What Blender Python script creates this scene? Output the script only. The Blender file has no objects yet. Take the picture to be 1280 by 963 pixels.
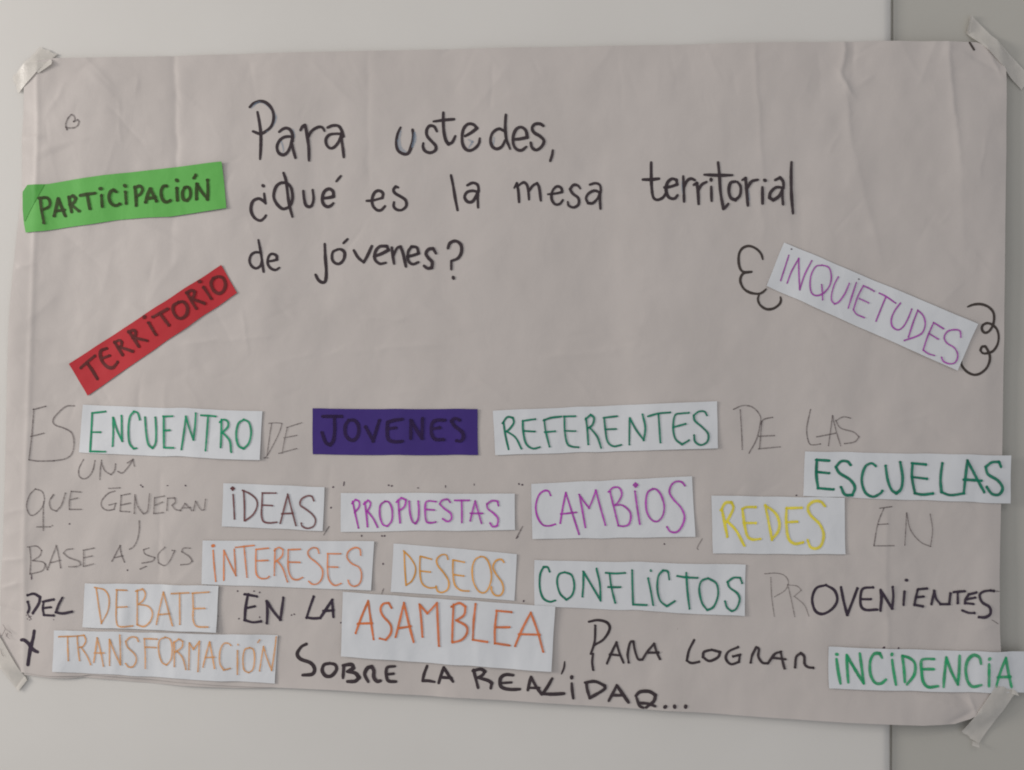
import bpy, math, random
import numpy as np
from mathutils import Vector

random.seed(7)
# ------------------------------------------------------------------ camera
scn = bpy.context.scene
ZC = 1.45                     # height of the photograph's centre above the floor
CAM_D = 1.25                  # metres from lens to the paper
cam_data = bpy.data.cameras.new('camera')
cam = bpy.data.objects.new('camera', cam_data)
scn.collection.objects.link(cam)
cam.location = (0, -CAM_D, ZC)
cam.rotation_euler = (math.radians(90), 0, 0)
cam_data.sensor_width = 36.0
cam_data.lens = 36.0 * CAM_D / 1.280
cam_data.clip_start = 0.01
cam_data.clip_end = 50
scn.camera = cam

# ------------------------------------------------------------------ light of the room
world = bpy.data.worlds.new('World')
scn.world = world
world.use_nodes = True
bg = world.node_tree.nodes['Background']
bg.inputs[0].default_value = (0.93, 0.95, 1.0, 1)
bg.inputs[1].default_value = 0.45

def area(name, loc, target, size, size_y, power, col):
    d = bpy.data.lights.new(name, 'AREA')
    d.shape = 'RECTANGLE'; d.size = size; d.size_y = size_y
    d.energy = power; d.color = col
    o = bpy.data.objects.new(name, d)
    scn.collection.objects.link(o)
    o.location = loc
    o.rotation_euler = (Vector(target) - Vector(loc)).to_track_quat('-Z', 'Y').to_euler()
    return o

area('window_light', (-3.3, -1.15, ZC + 0.5), (0.05, 0, ZC), 0.8, 1.0, 77.0, (1.0, 0.95, 0.90))
area('added_left_fill_light', (-2.2, -1.9, ZC + 0.75), (-0.3, 0, ZC), 0.7, 0.9, 8.0, (1.0, 0.96, 0.92))  # added fill lamp, not a real window: brightens the panel's left edge
area('ceiling_light', (0.5, -1.8, ZC + 1.7), (0.1, 0, ZC), 1.2, 0.4, 4.0, (1.0, 0.95, 0.90))

scn.view_settings.view_transform = 'Standard'
scn.view_settings.look = 'None'
scn.view_settings.exposure = 0.0
scn.view_settings.gamma = 1.0
scn.view_settings.use_curve_mapping = False
scn.render.engine = 'CYCLES'
scn.cycles.transparent_max_bounces = 24
scn.cycles.filter_width = 1.9

# ------------------------------------------------------------------ helpers
COL = scn.collection

def P(px, py, h):
    """a point of the poster: millimetres across / down, and h millimetres off the paper plane"""
    return ((px - 640) / 1000.0, -h / 1000.0, ZC + (481.5 - py) / 1000.0)

def mesh_obj(name, verts, faces, mat, parent=None, origin=None, smooth=True, flat_from=None):
    verts = np.asarray(verts, dtype=float)
    if origin is None:
        origin = verts.mean(axis=0)
    o_w = np.array(origin, dtype=float)
    me = bpy.data.meshes.new(name)
    me.from_pydata((verts - o_w).tolist(), [], faces)
    if smooth:
        sm = np.ones(len(faces), dtype=bool)
        if flat_from is not None:
            sm[flat_from:] = False
        me.polygons.foreach_set('use_smooth', sm)
    me.materials.append(mat)
    me.update()
    o = bpy.data.objects.new(name, me)
    COL.objects.link(o)
    if parent is None:
        o.location = o_w
    else:
        o.parent = parent
        pw = np.array(WORLD[parent.name])
        o.location = o_w - pw
    WORLD[o.name] = tuple(o_w)
    return o
WORLD = {}

def s2l(c):
    c /= 255.0
    return c / 12.92 if c <= 0.04045 else ((c + 0.055) / 1.055) ** 2.4

def alb(r, g, b, k=1.45):
    return (min(.95, s2l(r) * k), min(.95, s2l(g) * k), min(.95, s2l(b) * k), 1)

def new_mat(name):
    m = bpy.data.materials.new(name)
    m.use_nodes = True
    nt = m.node_tree
    return m, nt, nt.nodes['Principled BSDF'], nt.nodes['Material Output']

def coords(nt, scale=(1, 1, 1)):
    g = nt.nodes.new('ShaderNodeNewGeometry')
    mp = nt.nodes.new('ShaderNodeMapping')
    mp.inputs['Scale'].default_value = scale
    nt.links.new(g.outputs['Position'], mp.inputs['Vector'])
    return mp.outputs['Vector']

def noise(nt, vec, scale, detail=4, rough=.55, dist=0):
    n = nt.nodes.new('ShaderNodeTexNoise')
    n.inputs['Scale'].default_value = scale
    n.inputs['Detail'].default_value = detail
    n.inputs['Roughness'].default_value = rough
    n.inputs['Distortion'].default_value = dist
    nt.links.new(vec, n.inputs['Vector'])
    return n.outputs['Fac']

def ramp(nt, fac, a, b, ca=(0, 0, 0, 1), cb=(1, 1, 1, 1)):
    r = nt.nodes.new('ShaderNodeValToRGB')
    r.color_ramp.elements[0].position = a
    r.color_ramp.elements[1].position = b
    r.color_ramp.elements[0].color = ca
    r.color_ramp.elements[1].color = cb
    nt.links.new(fac, r.inputs['Fac'])
    return r.outputs['Color']

def mixc(nt, fac, a, b):
    m = nt.nodes.new('ShaderNodeMix')
    m.data_type = 'RGBA'
    for sock, v in ((0, fac), (6, a), (7, b)):
        if isinstance(v, (tuple, float, int)):
            m.inputs[sock].default_value = v
        else:
            nt.links.new(v, m.inputs[sock])
    return m.outputs[2]

def bump(nt, bsdf, h, strength, dist):
    b = nt.nodes.new('ShaderNodeBump')
    b.inputs['Strength'].default_value = strength
    b.inputs['Distance'].default_value = dist
    nt.links.new(h, b.inputs['Height'])
    nt.links.new(b.outputs['Normal'], bsdf.inputs['Normal'])

def paper_mat(name, c, c2, rough=.75, grain=.25, fold=.3, transl=0.0):
    m, nt, bs, out = new_mat(name)
    v = coords(nt)
    mott = noise(nt, v, 9, 5, .6)
    fib = noise(nt, coords(nt, (1, 1, .35)), 900, 2, .5)
    col = mixc(nt, ramp(nt, mott, .3, .72), c, c2)
    nt.links.new(col, bs.inputs['Base Color'])
    bs.inputs['Roughness'].default_value = rough
    bs.inputs['Specular IOR Level'].default_value = .42
    # fine fibres plus soft handling dents
    dent = noise(nt, v, 28, 3, .5, .6)
    a = nt.nodes.new('ShaderNodeMath'); a.operation = 'MULTIPLY'; a.inputs[1].default_value = grain * .06
    nt.links.new(fib, a.inputs[0])
    b = nt.nodes.new('ShaderNodeMath'); b.operation = 'MULTIPLY'; b.inputs[1].default_value = fold
    nt.links.new(dent, b.inputs[0])
    s = nt.nodes.new('ShaderNodeMath'); s.operation = 'ADD'
    nt.links.new(a.outputs[0], s.inputs[0]); nt.links.new(b.outputs[0], s.inputs[1])
    bump(nt, bs, s.outputs[0], .7, .003)
    return m

def ink_mat(name, c, alpha=.92, lo=.8, rough=.38, grain=260, k=1.45):
    """marker ink: soaks into paper unevenly, denser where strokes cross"""
    m, nt, bs, out = new_mat(name)
    v = coords(nt)
    n = noise(nt, v, grain, 3, .6)
    n2 = noise(nt, v, 45, 3, .5)
    base = alb(*c, k=k)
    dark = tuple(x * .72 for x in base[:3]) + (1,)
    nt.links.new(mixc(nt, ramp(nt, n2, .35, .7), base, dark), bs.inputs['Base Color'])
    bs.inputs['Roughness'].default_value = rough
    bs.inputs['Specular IOR Level'].default_value = .25
    tr = nt.nodes.new('ShaderNodeBsdfTransparent')
    mx = nt.nodes.new('ShaderNodeMixShader')
    a = ramp(nt, n, .3, .62, (lo, lo, lo, 1), (alpha, alpha, alpha, 1))
    nt.links.new(a, mx.inputs[0])
    nt.links.new(tr.outputs[0], mx.inputs[1])
    nt.links.new(bs.outputs[0], mx.inputs[2])
    nt.links.new(mx.outputs[0], out.inputs['Surface'])
    return m

# ------------------------------------------------------------------ smooth noise for folds
rng = np.random.RandomState(11)
def value_noise(seed):
    g = np.random.RandomState(seed).rand(64, 64) * 2 - 1
    def f(x, y):
        xi = np.floor(x).astype(int); yi = np.floor(y).astype(int)
        fx = x - xi; fy = y - yi
        fx = fx * fx * fx * (fx * (fx * 6 - 15) + 10); fy = fy * fy * fy * (fy * (fy * 6 - 15) + 10)
        a = g[xi % 64, yi % 64]; b = g[(xi + 1) % 64, yi % 64]
        c = g[xi % 64, (yi + 1) % 64]; d = g[(xi + 1) % 64, (yi + 1) % 64]
        return (a * (1 - fx) + b * fx) * (1 - fy) + (c * (1 - fx) + d * fx) * fy
    return f
VN = [value_noise(s) for s in (3, 5, 8, 13, 21)]

# creases pressed into the big sheet: x1,y1,x2,y2, height mm (minus = pressed in), half width mm
CREASES = [
    (217, 60, 222, 215, -.75, 7), (222, 215, 214, 330, -.35, 9), (460, 60, 461, 230, -.28, 6),
    (943, 56, 952, 200, .4, 5), (952, 200, 955, 300, .25, 7), (1058, 48, 1052, 92, 1.1, 5.5), (1052, 92, 1066, 117, 1.3, 5), (1058, 112, 1064, 175, .8, 8), (1068, 52, 1066, 88, -.6, 5),
    (1064, 175, 1100, 320, .55, 12), (1075, 105, 1090, 96, .5, 3.5), (1186, 52, 1194, 150, .9, 6), (1194, 150, 1200, 205, .6, 6),
    (1200, 205, 1204, 330, .25, 9),
    (200, 590, 200, 725, -.28, 4), (175, 480, 171, 560, -.35, 5), (208, 480, 205, 560, .3, 5),
    (412, 580, 410, 700, -.2, 5), (1107, 640, 1109, 830, .5, 6), (412, 490, 412, 515, -.2, 5),
    (30, 172, 52, 170, .5, 3), (48, 188, 110, 172, .4, 6), (50, 198, 90, 183, -.3, 5),
    (60, 140, 82, 105, .35, 5), (95, 90, 120, 76, -.3, 5),
    (110, 145, 150, 142, -.25, 5),
    (60, 455, 150, 440, .35, 6), (230, 428, 300, 424, .5, 4), (300, 424, 340, 421, .35, 4),
    (250, 410, 290, 395, -.3, 9), (90, 470, 140, 452, -.25, 7),
    (455, 396, 505, 399, .4, 2.6), (470, 436, 548, 430, .38, 4), (400, 443, 470, 436, .2, 6),
    (680, 446, 760, 440, .35, 5), (760, 440, 800, 430, .2, 6), (820, 520, 900, 480, -.2, 9),
    (1125, 527, 1160, 520, .35, 5), (1160, 530, 1200, 560, -.3, 7), (1120, 540, 1150, 548, .25, 6),
    (1040, 700, 1130, 800, .9, 22), (1090, 690, 1190, 790, -.7, 20), (1000, 690, 1060, 740, .4, 16),
    (1150, 870, 1212, 890, 1.6, 9), (1185, 905, 1218, 888, -1.2, 6), (1195, 868, 1216, 884, -1.0, 5),
    (1212, 872, 1218, 892, 1.2, 4), (1232, 52, 1252, 92, .9, 5), (1215, 70, 1252, 90, -.9, 5),
    (1190, 62, 1240, 84, .9, 8), (1200, 95, 1250, 100, .6, 6), (1205, 108, 1250, 112, -.4, 5),
    (2, 700, 28, 698, .5, 3), (0, 735, 22, 728, .5, 3), (0, 760, 26, 765, -.4, 4), (4, 640, 30, 636, .3, 4),
    (18, 335, 40, 332, .4, 3), (30, 420, 60, 425, .3, 5), (34, 510, 60, 508, .3, 4),
    (120, 320, 160, 290, -.2, 10), (70, 320, 110, 300, .25, 9), (215, 735, 250, 700, .5, 10),
    (640, 120, 700, 105, .12, 10), (830, 130, 880, 150, .12, 12), (560, 330, 600, 380, .1, 12),
    (130, 560, 150, 620, .25, 8), (860, 585, 940, 600, .3, 8), (920, 590, 1000, 615, -.25, 8),
    (1060, 300, 1110, 290, .2, 10), (1130, 250, 1180, 300, .25, 16),
    (300, 100, 340, 85, .2, 6), (335, 82, 352, 70, .25, 5), (900, 95, 905, 200, .2, 14),
    (985, 210, 988, 300, .35, 10), (1000, 230, 1003, 330, -.3, 10),
]

def H_exact(px, py):
    """height in mm of the big sheet's surface"""
    x = np.asarray(px, dtype=float); y = np.asarray(py, dtype=float)
    h = 1.5 * VN[0](x / 105 + 3, y / 420 + 1) + 1.15 * VN[1](x / 58 + 9, y / 210 + 4)
    h = h + .6 * VN[2](x / 34 + y / 160 + 20, y / 52 + 5) + .16 * VN[3](x / 15 + 31, y / 19 + 12)
    h = h * (.75 + .6 * np.clip(np.abs(x - 620) / 620, 0, 1) ** 1.2)
    # left margin: folded once, falls back to the wall
    xf = 47 - 17 * np.clip((y - 170) / 500, 0, 1)
    d = xf - x
    h = h - .11 * np.log1p(np.exp(np.clip(d / 1.6, -30, 30))) * 1.6
    h = h + .5 * np.exp(-(d / 3.2) ** 2)
    # right margin falls back over the step in the wall
    d = x - 1236
    h = h - .12 * np.log1p(np.exp(np.clip(d / 4, -30, 30))) * 4
    # bottom edge curls off the wall, corners are held down by tape
    yb = 845 + (x - 30) * .048
    t = np.clip((y - (yb - 75)) / 75, 0, 1.2)
    h = h + 5.0 * t * t * np.clip((x - 300) / 200, 0, 1) * np.clip((1205 - x) / 80, 0, 1)
    h = h + 1.2 * t * t * VN[4](x / 60, y * 0 + 2)
    return h

GX0, GY0, GS = -60, 30, 1.5
_gx = np.arange(GX0, 1360, GS); _gy = np.arange(GY0, 960, GS)
_gh = H_exact(_gx[None, :] + 0 * _gy[:, None], _gy[:, None] + 0 * _gx[None, :])

def press(x1, y1, x2, y2, a, w, sharp=1.0):
    """press one crease into the height grid: a sharp fold line with soft flanks"""
    dx, dy = x2 - x1, y2 - y1
    L = math.hypot(dx, dy); m = w * 5 + 4
    i0 = max(0, int((min(x1, x2) - m - GX0) / GS)); i1 = min(len(_gx), int((max(x1, x2) + m - GX0) / GS) + 1)
    j0 = max(0, int((min(y1, y2) - m - GY0) / GS)); j1 = min(len(_gy), int((max(y1, y2) + m - GY0) / GS) + 1)
    if i1 <= i0 or j1 <= j0: return
    x = _gx[None, i0:i1]; y = _gy[j0:j1, None]
    u = ((x - x1) * dx + (y - y1) * dy) / L
    v = (-(x - x1) * dy + (y - y1) * dx) / L
    v = v + 1.5 * VN[3](u / 20 + x1, u * 0 + y1) + .5 * VN[2](u / 7 + y1, u * 0 + x1)
    win = 1 / (1 + np.exp(-np.clip(u / (w * .8), -30, 30))) / (1 + np.exp(-np.clip((L - u) / (w * .8), -30, 30)))
    r = np.sqrt((v / w) ** 2 + .03)
    # the paper on one side of a fold stays a little higher than on the other
    side = .35 * np.tanh(v / (w * .45)) * np.exp(-np.abs(v / w) / 2.2)
    _gh[j0:j1, i0:i1] += a * win * (np.exp(-1.25 * r) * 1.9 + side)

for c_ in CREASES:
    press(*c_)
_r = random.Random(41)
for _k in range(210):
    zone = _r.random()
    if zone < .30: cx, cy, ang = _r.uniform(50, 330), _r.uniform(80, 560), _r.gauss(90, 55)      # crumpled left side
    elif zone < .48: cx, cy, ang = _r.uniform(60, 1250), _r.uniform(56, 110), _r.gauss(90, 30)    # along the top edge
    elif zone < .62: cx, cy, ang = _r.uniform(1000, 1255), _r.uniform(60, 900), _r.gauss(90, 50)
    elif zone < .72: cx, cy, ang = _r.uniform(5, 45), _r.uniform(120, 830), _r.gauss(5, 25)
    elif zone < .84: cx, cy, ang = _r.uniform(350, 900), _r.uniform(360, 500), _r.gauss(0, 30)
    else: cx, cy, ang = _r.uniform(60, 1250), _r.uniform(100, 890), _r.uniform(0, 180)
    L_ = _r.uniform(14, 70) if zone < .62 or zone > .72 else _r.uniform(8, 26)
    ca, sa = math.cos(math.radians(ang)), math.sin(math.radians(ang))
    press(cx - ca * L_ / 2, cy - sa * L_ / 2, cx + ca * L_ / 2, cy + sa * L_ / 2, _r.choice((-1, 1)) * _r.uniform(.06, .26), _r.uniform(2.2, 7))

def H(px, py):
    x = np.asarray(px, dtype=float); y = np.asarray(py, dtype=float)
    u = np.clip((x - GX0) / GS, 0, len(_gx) - 1.001); v = np.clip((y - GY0) / GS, 0, len(_gy) - 1.001)
    i = u.astype(int); j = v.astype(int); fu = u - i; fv = v - j
    return ((_gh[j, i] * (1 - fu) + _gh[j, i + 1] * fu) * (1 - fv) + (_gh[j + 1, i] * (1 - fu) + _gh[j + 1, i + 1] * fu) * fv)

def coons(top, bottom, left, right, nu, nv):
    """grid of points inside four outline curves given as point lists"""
    def samp(c, t):
        c = np.array(c, dtype=float)
        s = np.concatenate([[0], np.cumsum(np.hypot(*np.diff(c, axis=0).T))]); s /= s[-1]
        return np.stack([np.interp(t, s, c[:, 0]), np.interp(t, s, c[:, 1])], -1)
    u = np.linspace(0, 1, nu); v = np.linspace(0, 1, nv)
    T, B, Lf, R = samp(top, u), samp(bottom, u), samp(left, v), samp(right, v)
    U, V = u[None, :, None], v[:, None, None]
    g = (1 - V) * T[None] + V * B[None] + (1 - U) * Lf[:, None] + U * R[:, None]
    g = g - ((1 - U) * (1 - V) * T[0] + U * (1 - V) * T[-1] + (1 - U) * V * B[0] + U * V * B[-1])
    return g

def sheet_mesh(name, G, Z, mat, thick, parent=None):
    """surface from a grid plus its cut edge"""
    nv, nu = Z.shape
    pts = np.stack([(G[..., 0] - 640) / 1000, -Z / 1000, ZC + (481.5 - G[..., 1]) / 1000], -1).reshape(-1, 3)
    idx = np.arange(nv * nu).reshape(nv, nu)
    a, b, c, d = idx[:-1, :-1], idx[1:, :-1], idx[1:, 1:], idx[:-1, 1:]
    faces = np.stack([a, b, c, d], -1).reshape(-1, 4).tolist()
    nflat = len(faces)
    loop = list(idx[:, 0]) + list(idx[-1, 1:]) + list(idx[::-1, -1][1:]) + list(idx[0, ::-1][1:-1])
    n0 = len(pts)
    rim = pts[loop]
    back = rim.copy(); back[:, 1] += thick / 1000
    pts = np.concatenate([pts, rim, back])
    n = len(loop)
    for i in range(n):
        j = (i + 1) % n
        faces.append([n0 + j, n0 + i, n0 + n + i, n0 + n + j])
    return mesh_obj(name, pts, faces, mat, parent, flat_from=nflat)

# ------------------------------------------------------------------ materials
M = {}
M['sheet'] = paper_mat('wrapping_paper', (.505, .458, .426, 1), (.54, .49, .457, 1), .5, .35, .25)
M['white'] = paper_mat('white_paper', (.625, .635, .648, 1), (.665, .672, .682, 1), .6, .2, .35)
M['green_card'] = paper_mat('green_paper', alb(82, 150, 68), alb(76, 142, 62), .6, .25, .5)
M['green_fold'] = paper_mat('green_paper_double', alb(60, 132, 48), alb(56, 126, 44), .6, .25, .4)
M['red_card'] = paper_mat('red_paper', alb(158, 30, 38), alb(148, 26, 33), .7, .25, .3)
M['violet_card'] = paper_mat('violet_paper', alb(48, 26, 98), alb(42, 24, 90), .6, .25, .3)

def wall_mat(name, c, c2, rough, spec, sc, bs_):
    m, nt, bs, out = new_mat(name)
    v = coords(nt)
    nt.links.new(mixc(nt, ramp(nt, noise(nt, v, 3.5, 6, .6), .3, .7), c, c2), bs.inputs['Base Color'])
    r = ramp(nt, noise(nt, v, 6, 5, .6), .3, .7, (rough - .05,) * 3 + (1,), (rough + .06,) * 3 + (1,))
    nt.links.new(r, bs.inputs['Roughness'])
    bs.inputs['Specular IOR Level'].default_value = spec
    bump(nt, bs, noise(nt, v, sc, 3, .5), bs_ * .35, .0005)
    return m
M['panel'] = wall_mat('painted_white_panel', (.62, .595, .555, 1), (.65, .625, .585, 1), .42, .45, 240, .25)
M['grey_wall'] = wall_mat('painted_grey_wall', (.43, .413, .37, 1), (.455, .436, .39, 1), .55, .35, 320, .3)

def tape_mat():
    m, nt, bs, out = new_mat('masking_tape')
    v = coords(nt)
    cre = noise(nt, coords(nt, (1, 1, 1)), 330, 4, .6)
    nt.links.new(mixc(nt, ramp(nt, noise(nt, v, 50, 4, .6), .3, .7), (.66, .62, .56, 1), (.585, .55, .50, 1)), bs.inputs['Base Color'])
    bs.inputs['Roughness'].default_value = .36
    bump(nt, bs, cre, .4, .0006)
    tr = nt.nodes.new('ShaderNodeBsdfTransparent')
    mx = nt.nodes.new('ShaderNodeMixShader')
    mx.inputs[0].default_value = .8
    nt.links.new(tr.outputs[0], mx.inputs[1]); nt.links.new(bs.outputs[0], mx.inputs[2])
    nt.links.new(mx.outputs[0], out.inputs['Surface'])
    return m
M['tape'] = tape_mat()

M['black'] = ink_mat('black_marker', (54, 45, 48), .96, .86)
M['black2'] = ink_mat('violet_black_marker', (52, 42, 54), .96, .84)
M['cloudink'] = ink_mat('brown_black_marker', (60, 52, 48), .96, .86)
M['pencil'] = ink_mat('pencil', (92, 82, 82), .68, .22, grain=520)
M['faint'] = ink_mat('faint_pencil', (98, 88, 86), .62, .22, grain=520)
M['dot'] = ink_mat('bled_through_ink', (72, 56, 66), .9, .6)
M['blue'] = ink_mat('pale_blue_marker', (125, 142, 160), .45, .15)
M['olive'] = ink_mat('ink_on_green', (50, 62, 30), .92, .8)
M['onred'] = ink_mat('ink_on_red', (86, 36, 34), .9, .78)
M['onviolet'] = ink_mat('ink_on_violet', (40, 24, 60), .92, .8)
M['purple'] = ink_mat('purple_marker', (152, 64, 152), .86, .66)
M['magenta'] = ink_mat('magenta_marker', (160, 56, 158), .88, .7)
M['green'] = ink_mat('green_marker', (24, 130, 92), .92, .78)
M['teal'] = ink_mat('dark_green_marker', (14, 108, 84), .92, .78)
M['bright'] = ink_mat('bright_green_marker', (34, 146, 94), .88, .62, grain=160)
M['orange'] = ink_mat('orange_marker', (202, 122, 72), .84, .62)
M['amber'] = ink_mat('amber_marker', (204, 144, 62), .86, .68)
M['palorange'] = ink_mat('pale_orange_marker', (198, 140, 80), .78, .5)
M['deep'] = ink_mat('deep_orange_marker', (194, 106, 58), .9, .7)
M['yellow'] = ink_mat('yellow_marker', (216, 196, 60), .86, .66)
M['brown'] = ink_mat('brown_marker', (104, 62, 62), .88, .72)

# ------------------------------------------------------------------ setting: two wall surfaces
def tag(o, label, cat, group=None):
    o['label'] = label; o['category'] = cat
    if group: o['group'] = group

HW_P, HW_G = -4.2, -11.0       # heights (mm) of the panel face and of the grey wall, behind the paper

def wall_prism(name, prof, z0, z1, mat, smooth=True):
    """extrude a plan profile [(px, h)] vertically, leaning very slightly like the joint in the photo"""
    v, f = [], []
    for (zz, lean) in ((z0, -2.2), (z1, 2.0)):
        for (px, h) in prof:
            v.append(((px + lean - 640) / 1000, -h / 1000, zz))
    n = len(prof)
    for i in range(n - 1):
        f.append([i, i + 1, n + i + 1, n + i])
    return mesh_obj(name, v, f, mat, origin=(0, 0, 0), smooth=smooth)

arc = [(1103.5 + 13 * math.sin(t), HW_P - 6.6 * (1 - math.cos(t))) for t in np.linspace(0, math.pi / 2, 9)]
prof = [(-1800, HW_P), (300, HW_P), (1094, HW_P)] + arc + [(1116.5, -14)]
w = wall_prism('white_wall_panel', prof, ZC - 1.45, ZC + 1.3, M['panel']); w['kind'] = 'structure'
prof = [(1106, -13.6), (1119.0, -13.6), (1120.2, HW_G), (1200, HW_G), (1300, HW_G), (2700, HW_G)]
w = wall_prism('grey_wall', prof, ZC - 1.45, ZC + 1.3, M['grey_wall'], False); w['kind'] = 'structure'

# ------------------------------------------------------------------ the big sheet
top = [(30, 80), (67, 73.5), (178, 71), (320, 67), (480, 63.5), (640, 60), (800, 57), (960, 53.5), (1052, 52.5),
       (1100, 51.5), (1186, 52), (1222, 52.5), (1244, 62), (1259, 86)]
right = [(1259, 86), (1259.5, 120), (1259, 190), (1257, 300), (1256, 420), (1254.5, 540), (1252, 640), (1249.5, 720),
         (1250, 790), (1252, 830), (1249, 872)]
bottom = [(0, 838), (34, 841.5), (61, 845), (102, 845), (112, 843.5), (177, 848.5), (227, 853), (290, 857.5), (360, 860), (421, 862),
          (491, 866), (560, 870), (640, 874.5), (717, 880), (800, 885), (880, 890), (950, 895), (1020, 899), (1115, 904),
          (1152, 906), (1193, 905), (1212, 899), (1232, 888), (1249, 872)]
left = [(30, 80), (29, 125), (26, 171), (26.5, 233), (19.5, 300), (16, 337), (12, 380), (10, 416), (8, 500), (6.5, 560),
        (4, 634), (2, 688), (-1, 730), (-3, 780), (0, 838)]
G = coons(top, bottom, left, right, 660, 440)
sheet = sheet_mesh('paper_sheet', G, H(G[..., 0], G[..., 1]), M['sheet'], .35)
tag(sheet, 'large creased beige paper sheet taped to the wall, covered in handwritten Spanish words', 'poster')

# rear layer of paper peeping out below the left half of the bottom edge
rt = [(20, 815), (110, 818), (200, 824), (330, 835)]
rb = [(30, 844), (61, 847.5), (86, 848.5), (104, 847), (150, 851.5), (177, 854), (227, 857.5), (290, 860.5), (336, 860.5)]
Gr = coons(rt, rb, [(20, 815), (30, 844)], [(330, 835), (336, 860.5)], 90, 14)
Zr = H(Gr[..., 0], Gr[..., 1]) - 2.0 + .8 * VN[4](Gr[..., 0] / 30, Gr[..., 1] * 0)
rl = sheet_mesh('rear_layer', Gr, Zr, M['sheet'], .35, sheet)

# ------------------------------------------------------------------ strokes
def densify(pts, step=1.1):
    """Catmull-Rom through the traced points, resampled"""
    p = np.array(pts, dtype=float)
    if len(p) == 2:
        q = p
    else:
        e = np.concatenate([[2 * p[0] - p[1]], p, [2 * p[-1] - p[-2]]])
        q = []
        for i in range(1, len(e) - 2):
            p0, p1, p2, p3 = e[i - 1], e[i], e[i + 1], e[i + 2]
            for t in np.linspace(0, 1, 9)[:-1]:
                q.append(.5 * ((2 * p1) + (-p0 + p2) * t + (2 * p0 - 5 * p1 + 4 * p2 - p3) * t * t + (-p0 + 3 * p1 - 3 * p2 + p3) * t ** 3))
        q.append(p[-1]); q = np.array(q)
    s = np.concatenate([[0], np.cumsum(np.hypot(*np.diff(q, axis=0).T))])
    n = max(2, int(s[-1] / step) + 1)
    t = np.linspace(0, s[-1], n)
    return np.stack([np.interp(t, s, q[:, 0]), np.interp(t, s, q[:, 1])], -1), s[-1]

def split_corners(pts, lim=66):
    out, cur = [], [pts[0]]
    for i in range(1, len(pts) - 1):
        cur.append(pts[i])
        a = np.subtract(pts[i], pts[i - 1]); b = np.subtract(pts[i + 1], pts[i])
        ang = abs(math.degrees(math.atan2(a[0] * b[1] - a[1] * b[0], a[0] * b[0] + a[1] * b[1])))
        if ang > lim:
            out.append(cur); cur = [pts[i]]
    cur.append(pts[-1]); out.append(cur)
    return out

class Ink:
    def __init__(self, height, lift=.38):
        self.v, self.f, self.h, self.z = [], [], height, lift
    def disc(self, x, y, r, n=12):
        b = len(self.v); hh = float(self.h(np.array([x]), np.array([y]))[0]) + self.z
        self.v.append(P(x, y, hh))
        ph = random.random() * 6
        for i in range(n):
            a = 2 * math.pi * i / n
            rr = r * (1 + .12 * math.sin(2 * a + ph))
            self.v.append(P(x + rr * math.cos(a), y + rr * math.sin(a), hh))
        for i in range(n):
            self.f.append([b, b + 1 + (i + 1) % n, b + 1 + i])
        self.z += .012
    def stroke(self, pts, w, taper=.25, blob=True):
        if len(pts) == 1:
            self.disc(pts[0][0], pts[0][1], w * .62); return
        parts = split_corners(pts)
        for k, c in enumerate(parts):
            self.ribbon(c, w, taper if k == 0 else 0, taper if k == len(parts) - 1 else 0)
        if blob:
            for q in (pts[0], pts[-1]):
                self.disc(q[0] + random.uniform(-.2, .2), q[1] + random.uniform(-.2, .2), w * .5)
    def ribbon(self, pts, w, ta, tb):
        q, L = densify(pts)
        n = len(q)
        t = np.gradient(q, axis=0)
        t /= np.maximum(np.hypot(t[:, 0], t[:, 1]), 1e-6)[:, None]
        nn = np.stack([-t[:, 1], t[:, 0]], -1)
        s = np.linspace(0, L, n)
        off = random.random() * 50
        wid = w * (1 + .13 * VN[2](s / 11 + off, s * 0 + off) + .06 * VN[3](s / 3.1 + off, s * 0))
        if ta: wid *= 1 - ta * np.exp(-s / (w * 1.2))
        if tb: wid *= 1 - tb * np.exp(-(L - s) / (w * 1.2))
        # round caps: extra narrowing rows
        rows = []
        capn = 4
        for i in range(capn):
            a = math.pi / 2 * (1 - (i + .35) / capn)
            rows.append((q[0] - t[0] * wid[0] / 2 * math.sin(a), nn[0], wid[0] * math.cos(a)))
        for i in range(n): rows.append((q[i], nn[i], wid[i]))
        for i in range(capn):
            a = math.pi / 2 * ((i + .65) / capn)
            rows.append((q[-1] + t[-1] * wid[-1] / 2 * math.sin(a), nn[-1], wid[-1] * math.cos(a)))
        c = np.array([r[0] for r in rows]); N = np.array([r[1] for r in rows]); W = np.array([r[2] for r in rows])
        A = c + N * W[:, None] / 2; B = c - N * W[:, None] / 2
        z = self.z + np.linspace(0, .02, len(rows))
        hc = self.h(c[:, 0], c[:, 1])
        b = len(self.v)
        for i in range(len(rows)):
            self.v.append(P(A[i, 0], A[i, 1], hc[i] + z[i])); self.v.append(P(B[i, 0], B[i, 1], hc[i] + z[i]))
            if i: self.f.append([b + 2 * i - 2, b + 2 * i, b + 2 * i + 1, b + 2 * i - 1])
        self.z += .024

def parse(s, reg):
    x0, y0, k = reg
    return [[[(x0 + float(a.split(',')[0]) / k, y0 + float(a.split(',')[1]) / k) for a in st.split()] for st in l.split(';') if st.strip()]
            for l in s.split('|') if l.strip()]

def write(parent, h, reg, w, mat, data, taper=.2, blob=True, letter='letter'):
    z = .38
    for strokes in parse(data, reg):
        ink = Ink(h, z)
        for st in strokes:
            ink.stroke(st, w / reg[2], taper, blob)
        mesh_obj(letter, ink.v, ink.f, M[mat], parent, smooth=False)
        z = min(ink.z, .75)

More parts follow.
